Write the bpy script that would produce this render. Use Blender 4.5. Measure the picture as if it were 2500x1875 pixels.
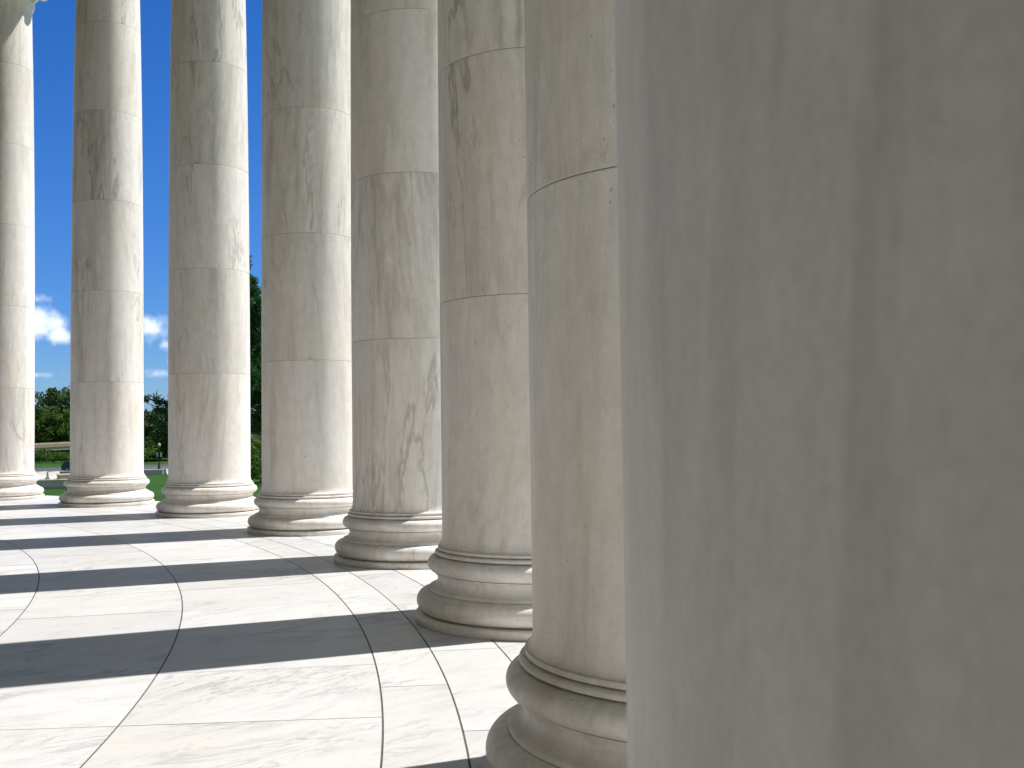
import bpy, bmesh, math, random
import numpy as np
from mathutils import Vector, Matrix
R = math.radians
for o in list(bpy.data.objects):
    bpy.data.objects.remove(o)
scene = bpy.context.scene
COL = scene.collection

# ------------------------------------------------------------------ camera
# Metres.  Origin = on the colonnade floor under the photographer, +Y = view direction.
EYE = 1.719
PITCH, ROLL = 0.0406, -0.0118
cam_d = bpy.data.cameras.new('camera')
cam = bpy.data.objects.new('camera', cam_d)
COL.objects.link(cam)
cp, sp = math.cos(PITCH), math.sin(PITCH)
fwd = Vector((0, cp, sp)); up = Vector((0, -sp, cp)); rt = Vector((1, 0, 0))
c_, s_ = math.cos(ROLL), math.sin(ROLL)
rt2 = c_*rt + s_*up; up2 = -s_*rt + c_*up
m = Matrix((rt2, up2, -fwd)).transposed().to_4x4()
m.translation = Vector((0, 0, EYE))
cam.matrix_world = m
cam_d.sensor_width = 36.0
cam_d.lens = 36.0*2516.0/2500.0
cam_d.shift_x = (1250-1112.9)/2500.0
cam_d.clip_start = 0.03
cam_d.clip_end = 6000
cam_d.dof.use_dof = True
cam_d.dof.focus_distance = 9.0
cam_d.dof.aperture_fstop = 15.0
scene.camera = cam

# ------------------------------------------------------------------ sky + sun
SUN_AZ, SUN_EL = 21.8, 57.0        # azimuth counted from +X towards +Y
SUN_POWER, SKY = 3.4, 0.059
scene.view_settings.view_transform = 'Standard'
scene.view_settings.look = 'None'
scene.view_settings.exposure = 0.86
scene.view_settings.gamma = 1.0
scene.render.resolution_x, scene.render.resolution_y = 1024, 768

world = bpy.data.worlds.new('World')
scene.world = world
world.use_nodes = True
wn, wl = world.node_tree.nodes, world.node_tree.links
wn.clear()
w_out = wn.new('ShaderNodeOutputWorld')
w_bg = wn.new('ShaderNodeBackground')
w_bg.inputs['Strength'].default_value = SKY
sky = wn.new('ShaderNodeTexSky')
sky.sky_type = 'NISHITA'
sky.sun_disc = False
sky.sun_elevation = R(SUN_EL)
sky.sun_rotation = R(90-SUN_AZ)
sky.altitude = 0
sky.air_density = 1.0
sky.dust_density = 0.0
sky.ozone_density = 6.0
# cumulus banks low over the horizon (direction based, so they stay put in the sky)
w_tc = wn.new('ShaderNodeTexCoord')
def wmath(op, a, b=None, clamp=False):
    n = wn.new('ShaderNodeMath'); n.operation = op; n.use_clamp = clamp
    for i, v in enumerate((a, b)):
        if v is None: continue
        if isinstance(v, (int, float)): n.inputs[i].default_value = v
        else: wl.new(v, n.inputs[i])
    return n.outputs[0]
sep = wn.new('ShaderNodeSeparateXYZ'); wl.new(w_tc.outputs['Generated'], sep.inputs[0])
az = wmath('ARCTAN2', sep.outputs[0], sep.outputs[1])            # from +Y towards +X
el = wmath('ARCSINE', sep.outputs[2])
comb = wn.new('ShaderNodeCombineXYZ'); wl.new(az, comb.inputs[0]); wl.new(el, comb.inputs[1])
cn = wn.new('ShaderNodeTexNoise'); cn.inputs['Scale'].default_value = 24; cn.inputs['Detail'].default_value = 8
cn.inputs['Roughness'].default_value = 0.58
wl.new(comb.outputs[0], cn.inputs['Vector'])
cn2 = wn.new('ShaderNodeTexNoise'); cn2.inputs['Scale'].default_value = 75; cn2.inputs['Detail'].default_value = 5
wl.new(comb.outputs[0], cn2.inputs['Vector'])
# (azimuth deg, elevation deg, half width, half height, weight)
CLOUDS = [(-22.5, 5.55, 1.9, 1.15, 1.3), (-21.2, 4.9, .8, 0.6, 1.1), (-16.4, 5.4, 1.4, 0.85, 0.9), (-15.75, 4.6, .45, .5, .6),
          (-15.3, 3.75, .35, .45, .55), (-22.4, 6.75, 1.0, .32, .45), (-22.2, 2.9, 1.6, .16, .35), (-15.9, 3.0, .8, .2, .32), (-16.0, 1.75, .35, .25, .5),
          (-15.5, 1.6, .3, .2, .5), (-22.3, 1.2, 1.8, .35, .42), (-5, 6, 5, 1.5, .9), (9, 8, 4, 1.6, .9), (-34, 7, 4, 1.6, .9)]
dens = None
for (a0, e0, hw, hh, wt) in CLOUDS:
    dx = wmath('DIVIDE', wmath('SUBTRACT', az, R(a0)), R(hw))
    dy = wmath('DIVIDE', wmath('SUBTRACT', el, R(e0)), R(hh))
    rr = wmath('ADD', wmath('MULTIPLY', dx, dx), wmath('MULTIPLY', dy, dy))
    g = wmath('MULTIPLY', wmath('SUBTRACT', 1.0, wmath('SQRT', rr)), wt)
    dens = g if dens is None else wmath('MAXIMUM', dens, g)
turb = wmath('ADD', wmath('MULTIPLY', wmath('SUBTRACT', cn.outputs['Fac'], 0.5), 1.7), wmath('MULTIPLY', wmath('SUBTRACT', cn2.outputs['Fac'], 0.5), 0.7))
d1 = wmath('ADD', dens, turb)
cover = wmath('MULTIPLY', d1, 1.7, True)
incloud = wmath('GREATER_THAN', dens, -0.6)
cover = wmath('MULTIPLY', wmath('MULTIPLY', cover, incloud), 0.93)
# unseen clouds added higher up, all round the sky, to whiten the ambient
cn3 = wn.new('ShaderNodeTexNoise'); cn3.inputs['Scale'].default_value = 2.6; cn3.inputs['Detail'].default_value = 8
cn3.inputs['Roughness'].default_value = 0.6
wl.new(w_tc.outputs['Generated'], cn3.inputs['Vector'])
hi = wn.new('ShaderNodeMapRange'); hi.clamp = True; wl.new(el, hi.inputs['Value'])
hi.inputs['From Min'].default_value = R(26); hi.inputs['From Max'].default_value = R(36)
cover = wmath('MAXIMUM', cover, wmath('MULTIPLY', wmath('MULTIPLY', wmath('SUBTRACT', cn3.outputs['Fac'], 0.50), 5.0, True), hi.outputs[0]))
cr = wn.new('ShaderNodeValToRGB')
cr.color_ramp.elements[0].position = 0.28; cr.color_ramp.elements[0].color = (4.6, 6.3, 9.4, 1)
cr.color_ramp.elements[1].position = 0.62; cr.color_ramp.elements[1].color = (10.5, 11.3, 12.3, 1)
wl.new(wmath('ADD', wmath('MULTIPLY', d1, 0.35), wmath('MULTIPLY', cn2.outputs['Fac'], 0.55)), cr.inputs[0])
sat = wn.new('ShaderNodeHueSaturation'); sat.inputs['Saturation'].default_value = 1.25
wl.new(sky.outputs[0], sat.inputs['Color'])
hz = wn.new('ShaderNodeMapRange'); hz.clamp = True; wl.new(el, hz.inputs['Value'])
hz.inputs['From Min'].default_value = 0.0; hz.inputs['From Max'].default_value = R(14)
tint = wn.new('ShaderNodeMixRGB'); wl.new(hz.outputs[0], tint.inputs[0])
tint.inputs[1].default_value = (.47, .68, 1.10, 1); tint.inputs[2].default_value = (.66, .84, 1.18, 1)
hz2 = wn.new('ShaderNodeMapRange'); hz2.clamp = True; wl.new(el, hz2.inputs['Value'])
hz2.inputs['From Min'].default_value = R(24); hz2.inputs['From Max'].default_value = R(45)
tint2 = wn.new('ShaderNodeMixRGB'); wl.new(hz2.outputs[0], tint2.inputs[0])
wl.new(tint.outputs[0], tint2.inputs[1]); tint2.inputs[2].default_value = (1.80, 1.33, 1.0, 1)  # high sky out of view warmed and brightened to lift the shaded floor
# blue kept ahead; unseen sky elsewhere tinted warm to neutralise the ambient light
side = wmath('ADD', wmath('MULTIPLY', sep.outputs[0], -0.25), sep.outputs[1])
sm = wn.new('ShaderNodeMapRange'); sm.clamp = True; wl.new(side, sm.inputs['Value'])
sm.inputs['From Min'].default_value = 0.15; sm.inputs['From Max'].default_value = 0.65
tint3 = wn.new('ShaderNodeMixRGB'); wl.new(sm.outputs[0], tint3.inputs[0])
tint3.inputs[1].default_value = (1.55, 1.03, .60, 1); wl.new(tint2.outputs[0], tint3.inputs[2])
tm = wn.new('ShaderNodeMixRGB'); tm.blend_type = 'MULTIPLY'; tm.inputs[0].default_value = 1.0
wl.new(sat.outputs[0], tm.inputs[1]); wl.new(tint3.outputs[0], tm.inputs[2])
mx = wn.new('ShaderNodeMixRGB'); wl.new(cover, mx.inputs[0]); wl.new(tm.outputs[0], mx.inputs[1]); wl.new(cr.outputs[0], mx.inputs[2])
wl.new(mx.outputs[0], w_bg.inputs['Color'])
wl.new(w_bg.outputs[0], w_out.inputs['Surface'])

sun_d = bpy.data.lights.new('sun', 'SUN')
sun_d.energy = SUN_POWER; sun_d.angle = R(0.53); sun_d.color = (1.0, 0.965, 0.915)
sun = bpy.data.objects.new('sun', sun_d); COL.objects.link(sun)
sd = Vector((math.cos(R(SUN_EL))*math.cos(R(SUN_AZ)), math.cos(R(SUN_EL))*math.sin(R(SUN_AZ)), math.sin(R(SUN_EL))))
sun.rotation_euler = sd.to_track_quat('Z', 'Y').to_euler()

# ------------------------------------------------------------------ object helpers
def link(o, parent=None):
    COL.objects.link(o)
    if parent is not None: o.parent = parent
    return o
def tag(o, label=None, cat=None, group=None, kind=None):
    if label: o['label'] = label
    if cat: o['category'] = cat
    if group: o['group'] = group
    if kind: o['kind'] = kind
    return o
def empty(name, loc=(0, 0, 0), rz=0.0):
    o = bpy.data.objects.new(name, None); o.empty_display_size = .2
    o.location = loc; o.rotation_euler = (0, 0, rz)
    return link(o)
def from_bm(name, bm, mat, parent=None, smooth=None, loc=None):
    if smooth is not None:
        for f in bm.faces: f.smooth = True
        for e in bm.edges:
            if len(e.link_faces) == 2 and e.calc_face_angle(0) > smooth: e.smooth = False
    me = bpy.data.meshes.new(name); bm.to_mesh(me); bm.free()
    for mt in (mat if isinstance(mat, (list, tuple)) else [mat]): me.materials.append(mt)
    o = bpy.data.objects.new(name, me)
    if loc is not None: o.location = loc
    return link(o, parent)
def box(bm, x0, x1, y0, y1, z0, z1, bevel=0.0, mat=0):
    r = bmesh.ops.create_cube(bm, size=1.0)
    vs = r['verts']
    for v in vs:
        v.co = Vector(((x0+x1)/2+v.co.x*(x1-x0), (y0+y1)/2+v.co.y*(y1-y0), (z0+z1)/2+v.co.z*(z1-z0)))
    fs = set(f for v in vs for f in v.link_faces)
    for f in fs: f.material_index = mat
    if bevel > 0:
        es = list(set(e for v in vs for e in v.link_edges))
        rb = bmesh.ops.bevel(bm, geom=es, offset=bevel, segments=2, affect='EDGES', profile=.5)
        for f in rb['faces']: f.material_index = mat
    return vs
def lathe(bm, prof, seg=64, a0=0.0, a1=2*math.pi, mats=None, centre=(0, 0)):
    """prof = [(radius, z)], revolved about a vertical axis"""
    full = abs(a1-a0-2*math.pi) < 1e-6
    n = seg if full else seg+1
    rings = []
    for (r, z) in prof:
        rings.append([bm.verts.new((centre[0]+r*math.cos(a0+(a1-a0)*i/seg), centre[1]+r*math.sin(a0+(a1-a0)*i/seg), z)) for i in range(n)])
    for k in range(len(prof)-1):
        for i in range(seg):
            j = (i+1) % n if full else i+1
            f = bm.faces.new((rings[k][i], rings[k][j], rings[k+1][j], rings[k+1][i]))
            if mats: f.material_index = mats[k]
    return rings
def tube(bm, pts, rads, seg=8, cap=True):
    pts = [Vector(p) for p in pts]
    rings = []
    prev = None
    for i, p in enumerate(pts):
        d = (pts[min(i+1, len(pts)-1)]-pts[max(i-1, 0)]).normalized()
        if prev is None: a = d.orthogonal().normalized()
        else:
            a = (prev - d*prev.dot(d))
            a = a.normalized() if a.length > 1e-6 else d.orthogonal().normalized()
        prev = a
        b = d.cross(a)
        r = rads[i] if isinstance(rads, (list, tuple)) else rads
        rings.append([bm.verts.new(p+(a*math.cos(2*math.pi*k/seg)+b*math.sin(2*math.pi*k/seg))*r) for k in range(seg)])
    for i in range(len(rings)-1):
        for k in range(seg):
            bm.faces.new((rings[i][k], rings[i][(k+1) % seg], rings[i+1][(k+1) % seg], rings[i+1][k]))
    if cap:
        bm.faces.new(list(reversed(rings[0]))); bm.faces.new(rings[-1])
def cyl(bm, c, axis, r, h, seg=24, r2=None):
    axis = Vector(axis).normalized(); c = Vector(c)
    tube(bm, [c-axis*h/2, c+axis*h/2], [r, r if r2 is None else r2], seg)

# ------------------------------------------------------------------ materials
class NT:
    def __init__(s, name):
        s.m = bpy.data.materials.new(name); s.m.use_nodes = True
        s.n = s.m.node_tree.nodes; s.l = s.m.node_tree.links
        s.b = s.n['Principled BSDF']
    def new(s, t): return s.n.new(t)
    def set(s, sock, v):
        if isinstance(v, (int, float)): sock.default_value = v
        elif isinstance(v, (tuple, list)): sock.default_value = v
        else: s.l.new(v, sock)
    def math(s, op, a, b=None, c=None, clamp=False):
        n = s.new('ShaderNodeMath'); n.operation = op; n.use_clamp = clamp
        for i, v in enumerate((a, b, c)):
            if v is not None: s.set(n.inputs[i], v)
        return n.outputs[0]
    def noise(s, vec, scale, detail=4, rough=.5, dist=0.0):
        n = s.new('ShaderNodeTexNoise'); s.set(n.inputs['Vector'], vec)
        n.inputs['Scale'].default_value = scale; n.inputs['Detail'].default_value = detail
        n.inputs['Roughness'].default_value = rough; n.inputs['Distortion'].default_value = dist
        return n.outputs['Fac']
    def mix(s, f, a, b, mode='MIX'):
        n = s.new('ShaderNodeMixRGB'); n.blend_type = mode
        s.set(n.inputs[0], f); s.set(n.inputs[1], a); s.set(n.inputs[2], b)
        return n.outputs[0]
    def ramp(s, f, lo, hi):
        n = s.new('ShaderNodeMapRange'); n.clamp = True; n.interpolation_type = 'SMOOTHSTEP'
        s.set(n.inputs['Value'], f); s.set(n.inputs['From Min'], lo); s.set(n.inputs['From Max'], hi)
        return n.outputs[0]
    def bump(s, h, strength, dist=.01):
        n = s.new('ShaderNodeBump'); n.inputs['Strength'].default_value = strength; n.inputs['Distance'].default_value = dist
        s.set(n.inputs['Height'], h); s.l.new(n.outputs[0], s.b.inputs['Normal'])

def simple(name, col, rough=.6, metal=0.0, spec=.5, nscale=0, namt=0.0, bump=0.0, coat=0.0):
    t = NT(name)
    t.b.inputs['Roughness'].default_value = rough; t.b.inputs['Metallic'].default_value = metal
    t.b.inputs['Specular IOR Level'].default_value = spec; t.b.inputs['Coat Weight'].default_value = coat
    if nscale:
        tc = t.new('ShaderNodeTexCoord')
        f = t.noise(tc.outputs['Object'], nscale, 6, .6)
        k = t.math('MULTIPLY_ADD', t.math('SUBTRACT', f, .5), namt*2, 1.0)
        cc = t.new('ShaderNodeVectorMath'); cc.operation = 'SCALE'; cc.inputs[0].default_value = col[:3]; t.l.new(k, cc.inputs['Scale'])
        t.l.new(cc.outputs[0], t.b.inputs['Base Color'])
        if bump: t.bump(f, bump)
    else:
        t.b.inputs['Base Color'].default_value = (*col[:3], 1)
    return t.m

J0, DJ = 2.810, 2.073           # first drum joint, drum height
def marble_column(name, base_mode=False):
    t = NT(name)
    tc = t.new('ShaderNodeTexCoord'); oi = t.new('ShaderNodeObjectInfo')
    sp = t.new('ShaderNodeSeparateXYZ'); t.l.new(tc.outputs['Object'], sp.inputs[0])
    x, y, z = sp.outputs
    drum = t.math('MAXIMUM', t.math('FLOOR', t.math('DIVIDE', t.math('SUBTRACT', z, J0-DJ), DJ)), 0.0) if not base_mode else 0.0
    rnd = t.math('MULTIPLY', oi.outputs['Random'], 91.0)
    key = t.math('ADD', t.math('MULTIPLY', drum, 7.31), rnd)
    lean = t.math('MULTIPLY', t.math('SINE', t.math('MULTIPLY', key, 3.7)), 0.10 if not base_mode else 0.0)
    X = t.math('ADD', x, t.math('MULTIPLY', z, lean))
    def vec(kx, kz, off):
        c = t.new('ShaderNodeCombineXYZ')
        t.set(c.inputs[0], t.math('MULTIPLY_ADD', X, kx, t.math('ADD', key, off)))
        t.set(c.inputs[1], t.math('MULTIPLY_ADD', y, kx, off*1.7))
        t.set(c.inputs[2], t.math('MULTIPLY_ADD', z, kz, t.math('MULTIPLY', key, .61)))
        return c.outputs[0]
    wn_ = t.new('ShaderNodeTexWhiteNoise'); wn_.noise_dimensions = '1D'; t.l.new(key, wn_.inputs['W'])
    vary = t.math('MULTIPLY_ADD', wn_.outputs['Value'], 1.0, .45)
    zk = .25 if not base_mode else 1.0
    gate = t.ramp(t.noise(vec(1.1, .8*zk*2, 3.0), 1.0, 2, .5), .42, .66)
    gate2 = t.ramp(t.noise(vec(1.6, .9*zk*2, 17.0), 1.0, 2, .5), .40, .62)
    # long thin veins
    n1 = t.noise(vec(1.5, 1.1*zk, 5.0), 1.0, 7, .55, .38)
    v1 = t.math('SUBTRACT', 1.0, t.ramp(t.math('ABSOLUTE', t.math('SUBTRACT', n1, .5)), 0.0, .020))
    n2 = t.noise(vec(3.0, 1.5*zk, 11.0), 1.0, 6, .6, .3)
    v2 = t.math('SUBTRACT', 1.0, t.ramp(t.math('ABSOLUTE', t.math('SUBTRACT', n2, .47)), 0.0, .05))
    # smoky vertical clouds and fine streaks
    smoke = t.ramp(t.noise(vec(3.2, 1.5*zk, 23.0), 1.0, 9, .66, .2), .44, .78)
    streak = t.ramp(t.noise(vec(13.0, 3.6*zk, 31.0), 1.0, 6, .66, .1), .46, .76)
    fine = t.noise(vec(34.0, 14.0, 41.0), 1.0, 5, .65)
    grain = t.noise(vec(120.0, 95.0, 43.0), 1.0, 4, .6)
    warm = t.ramp(t.noise(vec(.8, .9*zk*1.5, 51.0), 1.0, 4, .6, .3), .44, .68)
    tone = t.noise(vec(.45, .5*zk, 61.0), 1.0, 1, .5)
    base = t.mix(warm, (.87, .825, .785, 1), (.845, .775, .705, 1))
    a = t.math('MULTIPLY', v1, t.math('MULTIPLY_ADD', gate, .46, .07))
    a = t.math('MAXIMUM', a, t.math('MULTIPLY', v2, t.math('MULTIPLY', gate2, .22)))
    a = t.math('ADD', a, t.math('MULTIPLY', smoke, .40))
    a = t.math('ADD', a, t.math('MULTIPLY', t.math('MULTIPLY', streak, t.math('MULTIPLY_ADD', gate2, .7, .3)), .27), clamp=True)
    a = t.math('MULTIPLY', a, vary, clamp=True)
    if base_mode: a = t.math('MULTIPLY', a, .6)
    col = t.mix(a, base, (.39, .36, .335, 1))
    brn = t.ramp(t.noise(vec(3.6, 1.6*zk, 93.0), 1.0, 7, .62, .2), .50, .72)
    col = t.mix(t.math('MULTIPLY', brn, .46), col, (.60, .485, .37, 1))
    # tiny pits
    pit = t.ramp(t.noise(vec(16.0, 11.0 if base_mode else 9.0, 71.0), 1.0, 2, .5), .765, .80)
    col = t.mix(t.math('MULTIPLY', pit, .6), col, (.16, .145, .12, 1))
    mott = t.noise(vec(8.0, 5.0, 101.0), 1.0, 8, .70, .5)
    k = t.math('ADD', t.math('MULTIPLY_ADD', tone, .22, .89), t.math('MULTIPLY', t.math('SUBTRACT', fine, .5), .10))
    k = t.math('ADD', k, t.math('MULTIPLY', t.math('SUBTRACT', mott, .5), .42))
    k = t.math('ADD', k, t.math('MULTIPLY', t.math('SUBTRACT', grain, .5), .30))
    rust = t.ramp(t.noise(vec(21.0, 9.0, 111.0), 1.0, 4, .6), .70, .80)
    col = t.mix(t.math('MULTIPLY', rust, .50), col, (.33, .25, .17, 1))
    speck = t.ramp(t.noise(vec(52.0, 21.0, 121.0), 1.0, 1, .5), .775, .80)
    col = t.mix(t.math('MULTIPLY', speck, .55), col, (.22, .17, .12, 1))
    sc = t.new('ShaderNodeVectorMath'); sc.operation = 'SCALE'; t.l.new(col, sc.inputs[0]); t.l.new(k, sc.inputs['Scale'])
    out = sc.outputs[0]
    if base_mode:   # grime on the mouldings: brownish film in bands, follows the block not the light
        g = t.ramp(t.noise(vec(1.3, 9.0, 81.0), 1.0, 6, .65), .40, .70)
        out = t.mix(t.math('MULTIPLY', g, .42), out, (.47, .41, .32, 1))
    t.l.new(out, t.b.inputs['Base Color'])
    t.set(t.b.inputs['Roughness'], t.math('MULTIPLY_ADD', fine, .2, .42))
    t.b.inputs['Specular IOR Level'].default_value = .35
    h = t.math('ADD', t.math('MULTIPLY', fine, .35), t.math('MULTIPLY', pit, -1.0))
    t.bump(h, .12, .006)
    return t.m
M_SHAFT = marble_column('marble_shaft')
M_BASE = marble_column('marble_base', True)
M_GROOVE = simple('groove_dark', (.33, .285, .22), .9, nscale=4, namt=.7)  # darker brown for the narrow groove faces of the base
M_SEAM = simple('seam_mortar', (.24, .22, .185), .9, nscale=5, namt=.9)

def marble_floor():
    t = NT('marble_paving')
    geo = t.new('ShaderNodeNewGeometry')
    at = t.new('ShaderNodeAttribute'); at.attribute_name = 'slab'; at.attribute_type = 'GEOMETRY'
    sid = at.outputs['Fac']
    rot = t.new('ShaderNodeVectorRotate'); rot.rotation_type = 'Z_AXIS'
    t.l.new(geo.outputs['Position'], rot.inputs['Vector'])
    t.set(rot.inputs['Angle'], t.math('MULTIPLY_ADD', t.math('SINE', t.math('MULTIPLY', sid, 91.7)), .22, -.72))
    sp = t.new('ShaderNodeSeparateXYZ'); t.l.new(rot.outputs[0], sp.inputs[0])
    def vec(kx, ky, off):
        c = t.new('ShaderNodeCombineXYZ')
        t.set(c.inputs[0], t.math('MULTIPLY', sp.outputs[0], kx)); t.set(c.inputs[1], t.math('MULTIPLY', sp.outputs[1], ky))
        t.set(c.inputs[2], t.math('MULTIPLY_ADD', sid, 53.0, off)); return c.outputs[0]
    gate = t.ramp(t.noise(vec(.9, 1.2, 2.0), 1.0, 3, .55), .42, .66)
    n1 = t.noise(vec(1.1, 3.6, 5.0), 1.0, 8, .62, .5)
    v1 = t.math('SUBTRACT', 1.0, t.ramp(t.math('ABSOLUTE', t.math('SUBTRACT', n1, .5)), 0.0, .028))
    n2 = t.noise(vec(2.2, 6.5, 9.0), 1.0, 7, .62, .7)
    v2 = t.math('SUBTRACT', 1.0, t.ramp(t.math('ABSOLUTE', t.math('SUBTRACT', n2, .52)), 0.0, .04))
    cl = t.ramp(t.noise(vec(1.4, 3.2, 13.0), 1.0, 7, .68, .3), .48, .76)
    gr = t.noise(vec(60, 60, 3.0), 1.0, 3, .6)
    warm = t.ramp(t.noise(vec(.8, 1.1, 21.0), 1.0, 3, .5), .40, .70)
    base = t.mix(warm, (.610, .608, .606, 1), (.607, .588, .565, 1))
    a = t.math('ADD', t.math('MULTIPLY', v1, t.math('MULTIPLY_ADD', gate, .62, .10)), t.math('MULTIPLY', v2, t.math('MULTIPLY', gate, .34)))
    a = t.math('ADD', a, t.math('MULTIPLY', cl, .50), clamp=True)
    col = t.mix(a, base, (.36, .365, .375, 1))
    sp2 = t.ramp(t.noise(geo.outputs['Position'], 9.0, 2, .5), .77, .80)
    col = t.mix(t.math('MULTIPLY', sp2, .5), col, (.2, .18, .15, 1))
    k = t.math('ADD', t.math('MULTIPLY_ADD', t.math('FRACT', t.math('MULTIPLY', sid, 17.3)), .13, .90), t.math('MULTIPLY', t.math('SUBTRACT', gr, .5), .07))
    sc = t.new('ShaderNodeVectorMath'); sc.operation = 'SCALE'; t.l.new(col, sc.inputs[0]); t.l.new(k, sc.inputs['Scale'])
    t.l.new(sc.outputs[0], t.b.inputs['Base Color'])
    t.b.inputs['Roughness'].default_value = .52; t.b.inputs['Specular IOR Level'].default_value = .3
    t.bump(gr, .08, .003)
    return t.m
M_FLOOR = marble_floor()
M_GROUT = simple('paving_grout', (.085, .08, .075), .95, nscale=6, namt=.6)
M_STONE = simple('pale_marble_plain', (.62, .60, .56), .6, nscale=1.2, namt=.10, bump=.05)
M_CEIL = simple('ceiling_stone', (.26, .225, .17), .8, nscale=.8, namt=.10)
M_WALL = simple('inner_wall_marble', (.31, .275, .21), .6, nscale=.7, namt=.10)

# ------------------------------------------------------------------ the memorial: floor, steps, wall, entablature
OX, OY, RC = -24.479, 4.248, 25.659       # centre of the round colonnade, radius of the column ring
TH0, DTH = 1.05036, -0.1703
RINGS = [18.45, 19.63, 21.106, 22.566, 24.10, 24.550, 25.082, 26.88]
bm = bmesh.new()
lay = bm.faces.layers.float.new('slab')
rng = random.Random(7)
GAPC, GAPR = .0062, .0042
bands = [(0, 3.252, 1.1), (1, 3.252, 2.9), (2, 3.252, 4.60), (3, 3.252, 4.60), (4, 6.504, 6.28), (5, 4.878, 3.82), (6, 4.878, 6.5)]
for (b, per, ph) in bands:
    r0, r1 = RINGS[b]+GAPC, RINGS[b+1]-(GAPC if b < 6 else 0)
    k0 = math.floor((-62-ph)/per); k1 = math.ceil((104-ph)/per)
    for k in range(k0, k1):
        a0 = R(ph+per*k); a1 = R(ph+per*(k+1))
        sid = rng.random()*10
        n = 6 if per < 6 else 10
        ds = rng.uniform(-.0006, .0006)
        lo, hi, lo2, hi2 = [], [], [], []
        for i in range(n+1):
            f = i/n
            for (rr, L, L2) in ((r0, lo, lo2), (r1, hi, hi2)):
                g = GAPR/rr
                a = a0+g+(a1-a0-2*g)*f
                p = (OX+rr*math.cos(a), OY+rr*math.sin(a))
                L.append(bm.verts.new((*p, ds))); L2.append(bm.verts.new((*p, -.03)))
        fs = []
        for i in range(n):
            fs.append(bm.faces.new((lo[i], hi[i], hi[i+1], lo[i+1])))
            fs.append(bm.faces.new((lo2[i], lo[i], lo[i+1], lo2[i+1])))
            fs.append(bm.faces.new((hi[i], hi2[i], hi2[i+1], hi[i+1])))
        fs.append(bm.faces.new((lo2[0], hi2[0], hi[0], lo[0])))
        fs.append(bm.faces.new((lo[n], hi[n], hi2[n], lo2[n])))
        for f in fs: f[lay] = sid
floor = from_bm('floor', bm, M_FLOOR)
tag(floor, kind='structure')
bm = bmesh.new()
lathe(bm, [(18.3, -.0035), (26.86, -.0035)], 256, centre=(OX, OY))
tag(from_bm('floor_grout', bm, M_GROUT), kind='structure')

bm = bmesh.new()
prof = [(26.80, -.02), (26.84, -.032), (26.84, -.45), (28.3, -.45)]
z, r = -.45, 28.3
for i in range(5):
    prof += [(r, z-.16), (r+.38, z-.16)]; z -= .16; r += .38
prof += [(36.0, z), (36.0, z-1.2), (36.4, z-1.2), (36.4, -5.2)]
lathe(bm, prof, 256, centre=(OX, OY))
tag(from_bm('terrace_steps', bm, M_STONE, smooth=R(30)), kind='structure')

bm = bmesh.new()
lathe(bm, [(18.45, -.02), (18.45, .35), (18.30, .40), (18.30, 15.2)], 200, centre=(OX, OY))
bmesh.ops.reverse_faces(bm, faces=bm.faces)
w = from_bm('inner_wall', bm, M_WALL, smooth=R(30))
tag(w, 'curved pale marble wall on the inner side of the colonnade', 'wall', kind='structure')

Z_SOF = 13.94
bm = bmesh.new()
ri, ro = RC-.85, RC+.85
prof = [(ri, Z_SOF), (ro, Z_SOF), (ro, Z_SOF+.42), (ro+.05, Z_SOF+.42), (ro+.05, Z_SOF+.85), (ro+.10, Z_SOF+.85), (ro+.10, Z_SOF+1.25),
        (ro+.22, Z_SOF+1.32), (ro+.22, Z_SOF+1.40), (ro, Z_SOF+1.45), (ro, Z_SOF+2.3), (ro+.35, Z_SOF+2.45), (ro+.95, Z_SOF+2.55), (ro+1.05, Z_SOF+2.95),
        (ro, Z_SOF+3.1), (17.5, Z_SOF+3.3), (17.5, Z_SOF+1.5), (ri, Z_SOF+1.2)]
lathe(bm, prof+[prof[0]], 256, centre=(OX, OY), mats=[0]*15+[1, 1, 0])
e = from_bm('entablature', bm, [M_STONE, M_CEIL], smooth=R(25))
tag(e, 'marble entablature and ceiling carried by the ring of columns', 'entablature', kind='structure')

# unseen portico mass added to shade the near column: podium, roof (its columns follow below)
PA0, PA1 = R(-74), R(-4)
bm = bmesh.new()
pr = [(ro+.3, -5.2), (42.5, -5.2), (42.5, -.012), (ro+.3, -.012)]
def sector(bm, pr, a0, a1, seg=48):
    rg = lathe(bm, pr, seg, a0=a0, a1=a1, centre=(OX, OY))
    for i in range(seg): bm.faces.new((rg[-1][i], rg[-1][i+1], rg[0][i+1], rg[0][i]))
    bm.faces.new([r_[0] for r_ in rg]); bm.faces.new([r_[-1] for r_ in reversed(rg)])
    bmesh.ops.recalc_face_normals(bm, faces=bm.faces)
sector(bm, pr, PA0, PA1)
tag(from_bm('added_podium', bm, M_STONE), kind='structure')
bm = bmesh.new()
sector(bm, [(ro+1.1, Z_SOF+.02), (42.5, Z_SOF+.02), (42.5, Z_SOF+3.2), (ro+1.1, Z_SOF+3.2)], PA0, PA1)
tag(from_bm('added_shade_roof', bm, M_CEIL), kind='structure')  # added overhead out of view, blocks sky and sun behind the camera

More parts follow.
